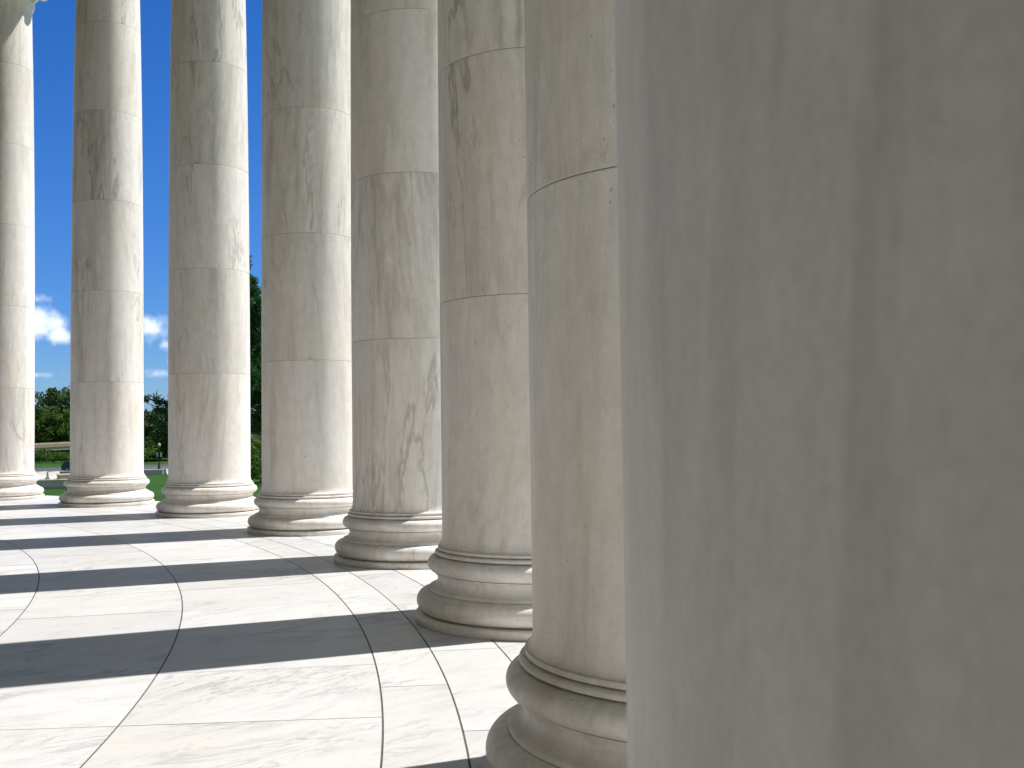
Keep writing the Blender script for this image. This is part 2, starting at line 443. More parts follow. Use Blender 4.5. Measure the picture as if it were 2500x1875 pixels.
# ------------------------------------------------------------------ one column
def shaft_r(z): return .813*(1-.1146*(max(z, 0)/12)**2.83)
def arc(cx, cz, rx, rz, d0, d1, n):
    return [(cx+rx*math.cos(R(d0+(d1-d0)*i/n)), cz+rz*math.sin(R(d0+(d1-d0)*i/n))) for i in range(n+1)]
base_prof = [(1.052, 0.0), (1.058, .006), (1.058, .066), (1.053, .073), (1.004, .0745), (1.000, .084)]
base_prof += arc(.957, .175, .091, .092, -78, 82, 18)
base_prof += [(.938, .268), (.936, .271), (.936, .292), (.932, .296)]
base_prof += [(.905, .303), (.884, .314), (.866, .332), (.857, .354), (.857, .375), (.864, .395), (.876, .409), (.884, .413), (.886, .424), (.882, .427)]
base_prof += arc(.872, .4985, .075, .0715, -84, 84, 16)
base_prof += [(.868, .573), (.842, .5735), (.842, .5785), (.872, .580)]
base_prof += arc(.866, .5985, .016, .0175, -80, 80, 6)
base_prof += [(.862, .617), (.826, .6175), (.826, .6215), (.850, .6225), (.852, .625), (.852, .650), (.849, .653)]
bp = base_prof+[(.70, .6535)]
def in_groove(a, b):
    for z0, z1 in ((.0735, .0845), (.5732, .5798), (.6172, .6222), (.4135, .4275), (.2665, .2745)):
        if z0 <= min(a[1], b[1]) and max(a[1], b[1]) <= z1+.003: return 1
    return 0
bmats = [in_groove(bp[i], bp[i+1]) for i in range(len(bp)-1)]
bm = bmesh.new(); lathe(bm, bp, 128, mats=bmats)
base_me = bm
shaft_prof = []
mats = []
def addp(r, z, m=0): shaft_prof.append((r, z)); mats.append(m)
for i in range(9):
    a = i/8*math.pi/2
    addp(.813+.034*(1-math.sin(a)), .6545+.10*(1-math.cos(a)))
zt = 12.72
joints = [J0+DJ*k for k in range(5)]
zs = sorted(set([.9, 1.2, 1.6, 2.0, 2.4]+[j+d for j in joints for d in (.35, .7, 1.1, 1.5, 1.8) if j+d < zt-.1]))
allz = [(z, 's') for z in zs]+[(j, 'j') for j in joints if j < zt-.1]
for z, kind in sorted(allz):
    if kind == 's': addp(shaft_r(z), z)
    else:
        rr = shaft_r(z)
        for dz in (-.06, -.02, -.008): addp(shaft_r(z+dz), z+dz, 0)
        addp(rr, z-.0034, 0)
        addp(rr-.0016, z-.0024, 1); addp(rr-.004, z-.0022, 1); addp(rr-.004, z+.0018, 1); addp(rr-.0016, z+.0022, 0)
        addp(rr, z+.0032, 0)
        for dz in (.008, .02, .06): addp(shaft_r(z+dz), z+dz, 0)
addp(shaft_r(zt), zt); addp(shaft_r(zt)+.05, zt+.10); addp(shaft_r(zt)+.05, zt+.14)
NECK = shaft_r(zt)
addp(NECK+.075, zt+.16); addp(NECK+.08, zt+.20); addp(NECK+.04, zt+.235); addp(NECK, zt+.25); addp(NECK, zt+.30)
colroot = empty('marble_column')
from_bm('base', base_me, [M_BASE, M_GROOVE], colroot, smooth=R(28))
bm = bmesh.new(); lathe(bm, shaft_prof, 160, mats=mats)
from_bm('shaft', bm, [M_SHAFT, M_SEAM], colroot, smooth=R(40))
# Ionic capital: local +X = outward (radial), +Y = tangential
bm = bmesh.new()
zc = zt+.30
lathe(bm, [(NECK, zc-.02), (NECK+.10, zc+.06), (NECK+.21, zc+.18), (NECK+.24, zc+.28), (NECK+.18, zc+.36), (NECK+.1, zc+.38)], 72)
box(bm, -.66, .66, -.80, .80, 13.53, 13.80, .02)      # cushion linking the volutes
cap = from_bm('capital', bm, M_SHAFT, colroot, smooth=R(35))
bm = bmesh.new(); box(bm, -.86, .86, -.92, .92, 13.80, 13.938, .025)
from_bm('abacus', bm, M_SHAFT, cap, smooth=R(30))
for s in (-1, 1):
    bm = bmesh.new()
    yc, zv, rv = .76*s, 13.425, .385
    rings = []
    seg = 40
    for (xx, rr) in [(-.72, .02), (-.72, rv), (-.66, rv), (-.62, rv-.05), (-.35, rv-.10), (0, rv-.13), (.35, rv-.10), (.62, rv-.05), (.66, rv), (.72, rv), (.72, .02)]:
        rings.append([bm.verts.new((xx, yc+rr*math.cos(2*math.pi*i/seg), zv+rr*math.sin(2*math.pi*i/seg))) for i in range(seg)])
    for k in range(len(rings)-1):
        for i in range(seg):
            bm.faces.new((rings[k][i], rings[k][(i+1) % seg], rings[k+1][(i+1) % seg], rings[k+1][i]))
    for xf in (-.725, .725):
        pts = []
        for i in range(90):
            a = i/89*2*math.pi*2.6
            rr = (rv-.02)*math.exp(-a*.155)
            pts.append((xf, yc+s*rr*math.sin(a+math.pi), zv+rr*math.cos(a+0)))
        tube(bm, pts, [.024*(1-.6*i/89) for i in range(90)], 8)
        cyl(bm, (xf, yc, zv), (1, 0, 0), .05, .07, 20)
    from_bm('volute', bm, M_SHAFT, cap, smooth=R(35))

COLUMN_LABELS = {
    0: 'farthest marble column, cut by the left edge, its top in the shadow of the entablature',
    1: 'slim marble column between the leftmost column and the one right of the globe lamp',
    2: 'marble column with the globe street lamp on its left and the pine on its right',
    3: 'marble column right of the sliver of pine tree, last one with a sunlit right edge',
    4: 'shaded marble column just right of the last sunlit one, its whole left base visible',
    5: 'marble column whose round base stands at the foot of the widest floor shadow',
    6: 'near marble column whose large base is cut off by the bottom edge of the photo',
    7: 'huge blurred marble column shaft filling the right part of the view',
}
columns = {}
def copy_tree(o, parent=None):
    c = o.copy(); COL.objects.link(c); c.parent = parent
    for ch in o.children: copy_tree(ch, c)
    return c
for k in range(-2, 11):
    r_ = colroot if k == 0 else None
    columns[k] = r_
for k in range(-2, 11):
    if columns[k] is None: columns[k] = copy_tree(colroot)
for k, o in columns.items():
    a = TH0+DTH*k
    o.location = (OX+RC*math.cos(a), OY+RC*math.sin(a), 0.0)
    o.rotation_euler = (0, 0, a)
    lab = COLUMN_LABELS.get(k, 'marble column of the same ring standing outside the view')
    tag(o, lab, 'column', 'marble columns of the round colonnade', 'thing')

for i in range(4):  # column copies set under the added roof
    o = copy_tree(colroot)
    a = R(-8-16*i)
    o.location = (OX+41.2*math.cos(a), OY+41.2*math.sin(a), 0.0); o.rotation_euler = (0, 0, a)
    tag(o, 'marble column under the added shade roof, outside the view', 'column', 'marble columns under the added shade roof', 'thing')

# ------------------------------------------------------------------ ground, road
GZ = -5.0
def ground_mat():
    t = NT('lawn')
    geo = t.new('ShaderNodeNewGeometry')
    f1 = t.noise(geo.outputs['Position'], .08, 4, .6); f2 = t.noise(geo.outputs['Position'], 2.2, 5, .7)
    sp = t.new('ShaderNodeSeparateXYZ'); t.l.new(geo.outputs['Position'], sp.inputs[0])
    c = t.mix(t.ramp(f1, .35, .65), (.022, .070, .011, 1), (.036, .092, .014, 1))
    c = t.mix(t.math('MULTIPLY', t.ramp(f2, .35, .75), .55), c, (.055, .105, .020, 1))
    t.l.new(c, t.b.inputs['Base Color']); t.b.inputs['Roughness'].default_value = .95; t.b.inputs['Specular IOR Level'].default_value = .1
    t.bump(f2, .6, .05)
    return t.m
bm = bmesh.new()
S = 3000
vs = [bm.verts.new(p) for p in ((-S, -S, GZ), (S, -S, GZ), (S, S, GZ), (-S, S, GZ))]
bm.faces.new(vs)
tag(from_bm('ground', bm, ground_mat()), kind='structure')
RA = R(25.0)                                  # the road runs left-right, drawing away to the right
ru = Vector((math.cos(RA), math.sin(RA), 0)); rn = Vector((-math.sin(RA), math.cos(RA), 0))
RP = Vector((-57.5, 167.5, GZ))               # a point on its near kerb
def road_strip(name, d0, d1, dz, mat, l0=-220, l1=320, z0=None, kind='structure', segs=1, gap=0):
    bm = bmesh.new()
    L = (l1-l0)/segs
    for i in range(segs):
        a, b = l0+L*i, l0+L*(i+1)-gap
        p = [RP+ru*a+rn*d0, RP+ru*b+rn*d0, RP+ru*b+rn*d1, RP+ru*a+rn*d1]
        v = [bm.verts.new((q.x, q.y, GZ+dz)) for q in p]
        f = bm.faces.new(v)
        if z0 is not None:
            ex = bmesh.ops.extrude_face_region(bm, geom=[f])
            for g in ex['geom']:
                if isinstance(g, bmesh.types.BMVert): g.co.z = GZ+z0
    bmesh.ops.recalc_face_normals(bm, faces=bm.faces)
    o = from_bm(name, bm, mat); tag(o, kind=kind); return o
M_ASPH = simple('asphalt', (.085, .087, .092), .85, nscale=.6, namt=.18, bump=.1)
M_KERB = simple('kerb_concrete', (.42, .41, .38), .8, nscale=.8, namt=.15)
M_LINE = simple('road_paint', (.72, .72, .70), .7, nscale=1.5, namt=.12)
road_strip('road', 0.0, 23.0, .004, M_ASPH)
road_strip('road_marking', 3.6, 3.95, .009, M_LINE)
road_strip('road_marking', 10.6, 10.8, .009, M_LINE, segs=45, gap=7)
road_strip('kerb', -.25, 0.0, .13, M_KERB, z0=-.1)
road_strip('kerb', 23.0, 23.25, .13, M_KERB, z0=-.1)

# ------------------------------------------------------------------ low walls and barriers beyond the lawn
M_BLUEST = simple('grey_granite_wall', (.62, .48, .54), .8, nscale=1.6, namt=.22, bump=.2)
M_TAN = simple('tan_stone', (.40, .35, .28), .85, nscale=1.5, namt=.15, bump=.15)
M_CONC = simple('white_concrete', (.60, .57, .52), .8, nscale=2.0, namt=.10, bump=.1)
M_CONCB = simple('bridge_concrete', (.62, .49, .34), .85, nscale=.6, namt=.16)
# planter-like terrace wall with a rounded corner (granite on a tan footing)
w1 = empty('terrace_wall', (-47.2, 118.4, GZ), R(10))
def rounded(bm, x0, x1, y0, y1, z0, z1, rad, n=8, grow=0.0):
    pts = []
    x0 -= grow; x1 += grow; y0 -= grow; y1 += grow
    for (cx, cy, a) in ((x1-rad, y1-rad, 0), (x0+rad, y1-rad, 90), (x0+rad, y0+rad, 180), (x1-rad, y0+rad, 270)):
        for i in range(n+1):
            t = R(a+90*i/n); pts.append((cx+rad*math.cos(t), cy+rad*math.sin(t)))
    lo = [bm.verts.new((*p, z0)) for p in pts]; hi = [bm.verts.new((*p, z1)) for p in pts]
    N = len(pts)
    for i in range(N): bm.faces.new((lo[i], lo[(i+1) % N], hi[(i+1) % N], hi[i]))
    bm.faces.new(hi); bm.faces.new(list(reversed(lo)))
bm = bmesh.new(); rounded(bm, -.9, 6.2, 0, 3.6, .30, .98, .7); from_bm('stone_face', bm, M_BLUEST, w1)
bm = bmesh.new(); rounded(bm, -.9, 6.2, 0, 3.6, -.2, .297, .7, grow=.03); from_bm('footing', bm, M_TAN, w1)
bm = bmesh.new(); rounded(bm, -.9, 6.2, 0, 3.6, .983, 1.06, .7, grow=.05); from_bm('coping', bm, M_TAN, w1)
tag(w1, 'low grey stone terrace wall with rounded corner on a tan footing at the lawn edge', 'wall', kind='thing')
w2 = empty('stone_pier', (-45.6, 120.2, GZ), R(36))
bm = bmesh.new(); box(bm, -.6, 3.8, 0, 1.2, -.2, 1.52, .04); from_bm('body', bm, M_TAN, w2)
bm = bmesh.new(); box(bm, -.66, 3.86, -.06, 1.26, 1.523, 1.64, .03); from_bm('coping', bm, M_CONC, w2)
tag(w2, 'tan stone block wall partly behind the slim second column', 'wall', kind='thing')
# jersey barriers standing on the terrace
def jersey_bm(L=3.0):
    bm = bmesh.new()
    pr = [(-.30, 0), (-.30, .08), (-.15, .33), (-.09, .81), (.09, .81), (.15, .33), (.30, .08), (.30, 0)]
    A = [bm.verts.new((0, y, z)) for y, z in pr]; B = [bm.verts.new((L, y, z)) for y, z in pr]
    for i in range(len(pr)):
        j = (i+1) % len(pr); bm.faces.new((A[i], A[j], B[j], B[i]))
    bm.faces.new(list(reversed(A))); bm.faces.new(B)
    bmesh.ops.recalc_face_normals(bm, faces=bm.faces)
    bmesh.ops.bevel(bm, geom=list(bm.edges), offset=.012, segments=1, affect='EDGES')
    return bm
jb = from_bm('concrete_barrier', jersey_bm(), M_CONC, smooth=R(20))
spots = [((-47.55, 120.0, GZ+1.065), 87, 'white concrete traffic barrier at the right of two on the grey terrace wall'),
         ((-48.95, 119.7, GZ+1.065), 87, 'white concrete traffic barrier on the terrace wall nearest the leftmost column')]
for i, (p, a, lab) in enumerate(spots):
    o = jb if i == 0 else link(jb.copy())
    o.location = p; o.rotation_euler = (0, 0, R(a))
    tag(o, lab, 'barrier', 'concrete traffic barriers on the terrace wall')
# low grey wall right of the second column
w3 = empty('low_wall', (-56.0, 152.0, GZ), R(7))
bm = bmesh.new(); box(bm, -6, 12.4, 0, .5, -.2, .62, .02); from_bm('wall_face', bm, M_BLUEST, w3)
bm = bmesh.new(); box(bm, -6.05, 12.45, -.05, .55, .623, .74, .02); from_bm('coping', bm, M_CONC, w3)
tag(w3, 'low grey wall at the lawn edge under the globe street lamp', 'wall', kind='thing')
o = from_bm('concrete_barrier', jersey_bm(1.6), M_CONC, smooth=R(20)); o.location = (-43.3, 153.5, GZ); o.rotation_euler = (0, 0, R(70))
tag(o, 'short white concrete barrier at the right end of the low grey wall', 'barrier')

# ------------------------------------------------------------------ street lamp
M_IRON = simple('black_iron', (.012, .012, .013), .45, spec=.5)
M_GLOBE = simple('globe_glass', (.62, .58, .46), .25)
M_PANEL = simple('sign_panel', (.62, .62, .60), .5)
lamp = empty('street_lamp', (-50.2, 174.2, GZ))
bm = bmesh.new()
lathe(bm, [(.24, 0), (.24, .18), (.20, .22), (.19, .7), (.13, .82), (.11, 1.0), (.095, 1.1), (.075, 3.5), (.10, 3.52), (.12, 3.60), (.07, 3.66), (.06, 3.72), (.16, 3.80), (.17, 3.84), (.0, 3.85)], 20)
from_bm('post', bm, M_IRON, lamp, smooth=R(30))
bm = bmesh.new()
pr = [(.15, 3.84), (.21, 3.92), (.25, 4.04), (.25, 4.16), (.21, 4.28), (.14, 4.36), (.08, 4.40), (.0, 4.41)]
lathe(bm, pr, 24); from_bm('globe', bm, M_GLOBE, lamp, smooth=R(60))
bm = bmesh.new(); lathe(bm, [(.09, 4.40), (.05, 4.45), (.035, 4.52), (.05, 4.56), (.0, 4.66)], 12); from_bm('finial', bm, M_IRON, lamp, smooth=R(30))
for s in (-1, 1):
    bm = bmesh.new(); box(bm, s*.29-.11, s*.29+.11, -.02, .02, 2.05, 2.85, .008)
    pn = from_bm('sign_panel', bm, M_PANEL, lamp)
bm = bmesh.new(); box(bm, -.42, .42, .025, .075, 1.75, 3.10, .01); box(bm, -.13, .13, -.10, .024, 1.2, 1.76, .01)
from_bm('sign_frame', bm, M_IRON, lamp)
tag(lamp, 'black street lamp with a round pale globe and two white panels beside the road', 'street lamp')

# ------------------------------------------------------------------ cars
M_TYRE = simple('tyre_rubber', (.012, .012, .012), .85)
M_RIM = simple('alloy_rim', (.45, .45, .46), .35, metal=.8)
M_GLASS = simple('car_glass', (.015, .018, .02), .06, spec=.8)
M_RED = simple('tail_light', (.25, .01, .01), .25)
M_HEAD = simple('head_light', (.75, .75, .72), .12, spec=.8)
def make_car(name, loc, rz, paint, prof, glass_lo, w, wheels, wr, L, nose):
    """prof: side outline (x along the car, z), closed; body narrows above the belt line"""
    c = empty(name, loc, rz)
    def yw(z):
        return w/2 if z < glass_lo else w/2-(z-glass_lo)*.30
    def slab(bm, pr, off=0.0, ymul=1.0, inset=0.0):
        A = [bm.verts.new((x, -(yw(z)*ymul+off), z)) for x, z in pr]; B = [bm.verts.new((x, yw(z)*ymul+off, z)) for x, z in pr]
        N = len(pr)
        for i in range(N):
            j = (i+1) % N; bm.faces.new((A[i], A[j], B[j], B[i]))
        bm.faces.new(list(reversed(A))); bm.faces.new(B)
        bmesh.ops.recalc_face_normals(bm, faces=bm.faces)
    bm = bmesh.new(); slab(bm, prof)
    bmesh.ops.bevel(bm, geom=list(bm.edges), offset=.05, segments=3, affect='EDGES')
    from_bm('body', bm, paint, c, smooth=R(35))
    return c
def side_window(c, pts, w, glass_lo):
    for s in (-1, 1):
        bm = bmesh.new()
        vs = []
        for d in (.004, -.03):
            vs.append([bm.verts.new((x, s*(w/2-(z-glass_lo)*.30+d), z)) for x, z in pts])
        N = len(pts)
        bm.faces.new(vs[0]); bm.faces.new(list(reversed(vs[1])))
        for i in range(N): bm.faces.new((vs[0][i], vs[0][(i+1) % N], vs[1][(i+1) % N], vs[1][i]))
        bmesh.ops.recalc_face_normals(bm, faces=bm.faces)
        from_bm('window', bm, M_GLASS, c)
def end_glass(c, p0, p1, w0, w1, nm='windscreen'):
    bm = bmesh.new()
    (x0, z0), (x1, z1) = p0, p1
    n = Vector((z1-z0, 0, -(x1-x0))).normalized()
    if n.z < 0: n = -n
    q = [Vector((x0, -w0, z0)), Vector((x0, w0, z0)), Vector((x1, w1, z1)), Vector((x1, -w1, z1))]
    A = [bm.verts.new(p+n*.006) for p in q]; B = [bm.verts.new(p-n*.03) for p in q]
    bm.faces.new(A); bm.faces.new(list(reversed(B)))
    for i in range(4): bm.faces.new((A[i], A[(i+1) % 4], B[(i+1) % 4], B[i]))
    bmesh.ops.recalc_face_normals(bm, faces=bm.faces)
    from_bm(nm, bm, M_GLASS, c)
def wheel_set(c, xs, w, wr):
    for x in xs:
        for s in (-1, 1):
            bm = bmesh.new()
            pr = [(-.11, wr*.62), (-.11, wr*.93), (-.08, wr), (.08, wr), (.11, wr*.93), (.11, wr*.62)]
            rings = [[bm.verts.new((x+r*math.cos(2*math.pi*i/28), s*(w/2-.08)+yy, wr+r*math.sin(2*math.pi*i/28))) for i in range(28)] for yy, r in pr]
            for k in range(len(pr)-1):
                for i in range(28): bm.faces.new((rings[k][i], rings[k][(i+1) % 28], rings[k+1][(i+1) % 28], rings[k+1][i]))
            bmesh.ops.recalc_face_normals(bm, faces=bm.faces)
            wh = from_bm('wheel', bm, M_TYRE, c, smooth=R(35))
            bm = bmesh.new(); cyl(bm, (x, s*(w/2-.045), wr), (0, 1, 0), wr*.63, .10, 24)
            for q in range(5):
                a = 2*math.pi*q/5
                cyl(bm, (x+.5*wr*.6*math.cos(a), s*(w/2+.012), wr+.5*wr*.6*math.sin(a)), (math.cos(a), 0, math.sin(a)), .022, wr*.58, 6)
            from_bm('rim', bm, M_RIM, wh)
def light_box(c, nm, x0, x1, y, z0, z1, mat):
    for s in (-1, 1):
        bm = bmesh.new(); box(bm, x0, x1, s*y-.09, s*y+.09, z0, z1, .02); from_bm(nm, bm, mat, c)
P_VAN = simple('near_black_paint', (.012, .012, .020), .22, coat=.8)
P_BLUE = simple('dark_blue_paint', (.010, .022, .085), .2, coat=.9)
# people carrier on the near lane, tail to the left
vp = [(0.10, .32), (.55, .22), (4.35, .22), (4.72, .34), (4.80, .62), (4.62, .86), (3.78, 1.05), (2.95, 1.60), (2.55, 1.70), (.95, 1.74), (.50, 1.66), (.22, 1.25), (.06, .95), (.02, .55)]
van = make_car('minivan', (-64.4, 168.0, GZ+.005), RA-R(3), P_VAN, vp, .98, 1.86, (0, 1), .34, 4.8, 1)
side_window(van, [(.42, 1.04), (1.55, 1.04), (1.55, 1.54), (.66, 1.54)], 1.86, .98)
side_window(van, [(1.63, 1.04), (2.62, 1.04), (2.62, 1.53), (1.63, 1.54)], 1.86, .98)
side_window(van, [(2.70, 1.04), (3.55, 1.04), (2.92, 1.50), (2.70, 1.53)], 1.86, .98)
end_glass(van, (3.70, 1.10), (3.00, 1.56), .74, .66)
end_glass(van, (.235, 1.28), (.47, 1.60), .66, .60, 'rear_window')
wheel_set(van, (.92, 3.85), 1.86, .34)
light_box(van, 'tail_light', .03, .16, .80, .80, 1.12, M_RED)
light_box(van, 'headlight', 4.62, 4.76, .70, .62, .78, M_HEAD)
tag(van, 'dark people carrier driving on the road, tail end visible left of the slim column', 'minivan')
# blue saloon on the far lane, nose to the right
sp_ = [(0.05, .35), (.4, .20), (4.1, .20), (4.42, .30), (4.50, .52), (4.40, .70), (3.45, .90), (2.75, 1.36), (2.35, 1.44), (1.45, 1.43), (.75, 1.02), (.12, .95), (.02, .6)]
car = make_car('parked_car', (-64.9, 190.2, GZ+.005), R(10), P_BLUE, sp_, .88, 1.78, (0, 1), .31, 4.5, 1)
car.name = 'saloon_car'
side_window(car, [(1.02, .94), (2.10, .94), (2.10, 1.32), (1.52, 1.32)], 1.78, .88)
side_window(car, [(2.17, .94), (3.20, .94), (2.70, 1.27), (2.17, 1.32)], 1.78, .88)
end_glass(car, (3.38, .94), (2.80, 1.33), .74, .62)
end_glass(car, (.82, 1.06), (1.38, 1.38), .70, .60, 'rear_window')
wheel_set(car, (.85, 3.62), 1.78, .31)
light_box(car, 'headlight', 4.30, 4.47, .68, .58, .72, M_HEAD)
light_box(car, 'tail_light', .01, .10, .70, .70, .86, M_RED)
tag(car, 'dark blue saloon car on the far lane near the globe lamp, front end visible', 'car')

# ------------------------------------------------------------------ road bridge
bA = Vector((-89.9, 230, 0)); bB = Vector((-50.0, 258, 0))
bu = (bB-bA).normalized(); bn = Vector((-bu.y, bu.x, 0)); bl = (bB-bA).length
gr = (0.28+1.20)/bl
bridge = empty('road_bridge', (bA.x, bA.y, 0), math.atan2(bu.y, bu.x))
def sloped(bm, x0, x1, y0, y1, h0, h1):
    q = []
    for x in (x0, x1):
        zt_ = -1.2+gr*x
        for (y, h) in ((y0, h0), (y1, h0), (y1, h1), (y0, h1)): q.append(bm.verts.new((x, y, zt_+h)))
    for f in ((0, 1, 2, 3), (7, 6, 5, 4), (0, 4, 5, 1), (1, 5, 6, 2), (2, 6, 7, 3), (3, 7, 4, 0)): bm.faces.new([q[i] for i in f])
    bmesh.ops.recalc_face_normals(bm, faces=bm.faces)
bm = bmesh.new(); sloped(bm, -90, 110, 0, .35, -.78, 0); from_bm('parapet', bm, M_CONCB, bridge)
bm = bmesh.new(); sloped(bm, -90, 110, 11.65, 12, -.78, 0); from_bm('parapet', bm, M_CONCB, bridge)
bm = bmesh.new(); sloped(bm, -90, 110, .06, 11.94, -1.5, -.783); from_bm('deck', bm, M_CONCB, bridge)
bm = bmesh.new()
sloped(bm, -90, 110, .12, .22, .26, .34)
for i in range(101):
    x = -89+2*i-.0; zt_ = -1.2+gr*x
    if x < 109: box(bm, x-.04, x+.04, .13, .21, zt_+.002, zt_+.258)
from_bm('railing', bm, simple('grey_rail', (.35, .35, .34), .5), bridge)
for x in range(-78, 110, 22):
    bm = bmesh.new(); zt_ = -1.2+gr*x
    for y in (2, 6, 10): box(bm, x-.45, x+.45, y-.45, y+.45, GZ-.2, zt_-2.05)
    box(bm, x-.6, x+.6, .8, 11.2, zt_-2.047, zt_-1.52-gr)
    from_bm('pier', bm, M_CONCB, bridge)
tag(bridge, 'tan concrete road bridge with a thin railing passing behind the trees', 'bridge', kind='thing')

# ------------------------------------------------------------------ building far behind
bld = empty('flat_roofed_building', (-131, 352, GZ), R(4))
M_BW = simple('tan_render', (.42, .36, .26), .85, nscale=.3, namt=.1)
M_BR = simple('dark_parapet', (.10, .10, .11), .7)
bm = bmesh.new(); box(bm, 0, 25.2, 0, 18, -.2, 12.4); wl_ = from_bm('wall', bm, M_BW, bld)
bm = bmesh.new(); box(bm, -.2, 25.4, -.2, 18.2, 12.403, 13.15, .05); rf = from_bm('roof', bm, M_BR, bld)
for fl in range(3):
    for q in range(7):
        bm = bmesh.new(); box(bm, 1.6+q*3.4, 3.2+q*3.4, -.02, .2, 1.6+fl*3.7, 3.6+fl*3.7)
        from_bm('window', bm, M_GLASS, bld)
tag(bld, 'tan flat roofed building peeping over the trees beside the second column', 'building')
ch = empty('chimney_stack', (-105.0, 349.0, GZ))
bm = bmesh.new(); lathe(bm, [(.42, 0), (.30, 13.3), (.36, 13.35), (.36, 13.75), (.22, 13.76), (.22, 13.2)], 16); from_bm('flue', bm, M_BR, ch, smooth=R(30))
tag(ch, 'thin dark chimney stack rising right of the tan building', 'chimney', kind='thing')

# ------------------------------------------------------------------ trees
def leaf_mat(name, c0, c1, c2):
    t = NT(name)
    geo = t.new('ShaderNodeNewGeometry'); oi = t.new('ShaderNodeObjectInfo')
    r = geo.outputs['Random Per Island']
    c = t.mix(t.ramp(r, .0, .6), (*c0, 1), (*c1, 1)); c = t.mix(t.ramp(r, .78, 1.0), c, (*c2, 1))
    k = t.math('MULTIPLY_ADD', oi.outputs['Random'], .35, .82)
    sc = t.new('ShaderNodeVectorMath'); sc.operation = 'SCALE'; t.l.new(c, sc.inputs[0]); t.l.new(k, sc.inputs['Scale'])
    t.l.new(sc.outputs[0], t.b.inputs['Base Color']); t.b.inputs['Roughness'].default_value = .6
    t.b.inputs['Specular IOR Level'].default_value = .25
    tr = t.new('ShaderNodeBsdfTranslucent'); t.l.new(sc.outputs[0], tr.inputs['Color'])
    ms = t.new('ShaderNodeMixShader'); ms.inputs[0].default_value = .22
    out = t.n['Material Output']
    t.l.new(t.b.outputs[0], ms.inputs[1]); t.l.new(tr.outputs[0], ms.inputs[2]); t.l.new(ms.outputs[0], out.inputs['Surface'])
    return t.m
M_LEAF = leaf_mat('broadleaf', (.030, .070, .018), (.058, .115, .028), (.12, .19, .055))
M_LEAF2 = leaf_mat('broadleaf_bright', (.040, .105, .014), (.085, .175, .024), (.15, .24, .045))
M_PINE = leaf_mat('pine_needles', (.018, .062, .020), (.036, .110, .028), (.09, .19, .045))
M_BARK = simple('bark', (.07, .052, .038), .9, nscale=5, namt=.4, bump=.5)
def mesh_obj(name, verts, faces, mat):
    me = bpy.data.meshes.new(name); me.from_pydata(verts.tolist(), [], faces.tolist()); me.materials.append(mat); me.update()
    return bpy.data.objects.new(name, me)
def quads(cent, size, g, flat=.0):
    n = len(cent)
    a = g.normal(size=(n, 3)); a /= np.linalg.norm(a, axis=1)[:, None]
    b = g.normal(size=(n, 3)); b -= (b*a).sum(1)[:, None]*a; b /= np.linalg.norm(b, axis=1)[:, None]
    s = (size*g.uniform(.6, 1.4, n))[:, None]
    v = np.stack([cent-a*s-b*s*.1, cent-b*s*.62, cent+a*s+b*s*.1, cent+b*s*.62], 1).reshape(-1, 3)
    f = np.arange(4*n).reshape(n, 4)
    return v, f
def make_tree(seed, H, W, trunk_h, nclump, per, leaf, mat, name='broadleaf_tree', squash=.8):
    g = np.random.default_rng(seed)
    t = empty(name)
    bm = bmesh.new()
    top = H*.82
    tube(bm, [(0, 0, -.3), (.03*W, .01*W, trunk_h), (.0, .04*W, H*.55), (.05*W, .0, top)], [H*.028, H*.021, H*.013, H*.003], 9)
    cl = []
    for i in range(nclump):
        # lobes spread through an uneven crown
        u = g.normal(size=3); u /= np.linalg.norm(u); rr = g.uniform(.25, 1)**.6
        cz = trunk_h+(H-trunk_h)*.52
        lump = 1+.28*math.sin(3*math.atan2(u[1], u[0])+seed)+.15*math.sin(5*u[2]*3+seed*2)
        c = np.array([u[0]*rr*W/2*lump, u[1]*rr*W/2*lump, cz+u[2]*rr*(H-trunk_h)*.5*(squash+.2*(u[2] > 0))])
        s = g.uniform(.07, .17)*W*(1.1-.4*rr)
        cl.append((c, s))
        if i % 3 == 0:
            z0 = g.uniform(trunk_h*.8, H*.55)
            mid = np.array([c[0]*.5, c[1]*.5, (z0+c[2])/2+.4])
            tube(bm, [(0, 0, z0), tuple(mid), tuple(c)], [H*.009, H*.006, H*.002], 6)
    from_bm('trunk', bm, M_BARK, t, smooth=R(50))
    P = []
    for c, s in cl:
        d = g.normal(size=(per, 3)); d /= np.linalg.norm(d, axis=1)[:, None]
        P.append(c+d*(s*g.uniform(.35, 1.15, per)**.7)[:, None]*np.array([1.15, 1.15, .8]))
    P = np.concatenate(P)
    v, f = quads(P, leaf, g)
    link(mesh_obj('crown', v, f, mat), t)
    return t
def place(t, x, y, s=1.0, rz=0.0, z=GZ, sz=None):
    t.location = (x, y, z); t.scale = (s, s, s if sz is None else sz); t.rotation_euler = (0, 0, rz)
protoA = make_tree(3, 17.0, 12.5, 3.2, 85, 95, .26, M_LEAF)
protoB = make_tree(8, 13.0, 11.0, 1.6, 85, 95, .24, M_LEAF2)
protoC = make_tree(15, 15.0, 13.0, 2.2, 90, 95, .26, M_LEAF)
def px(xpix, D): return (xpix-1112.9)/2516.0*D
GT = 'broadleaf trees beyond the road'
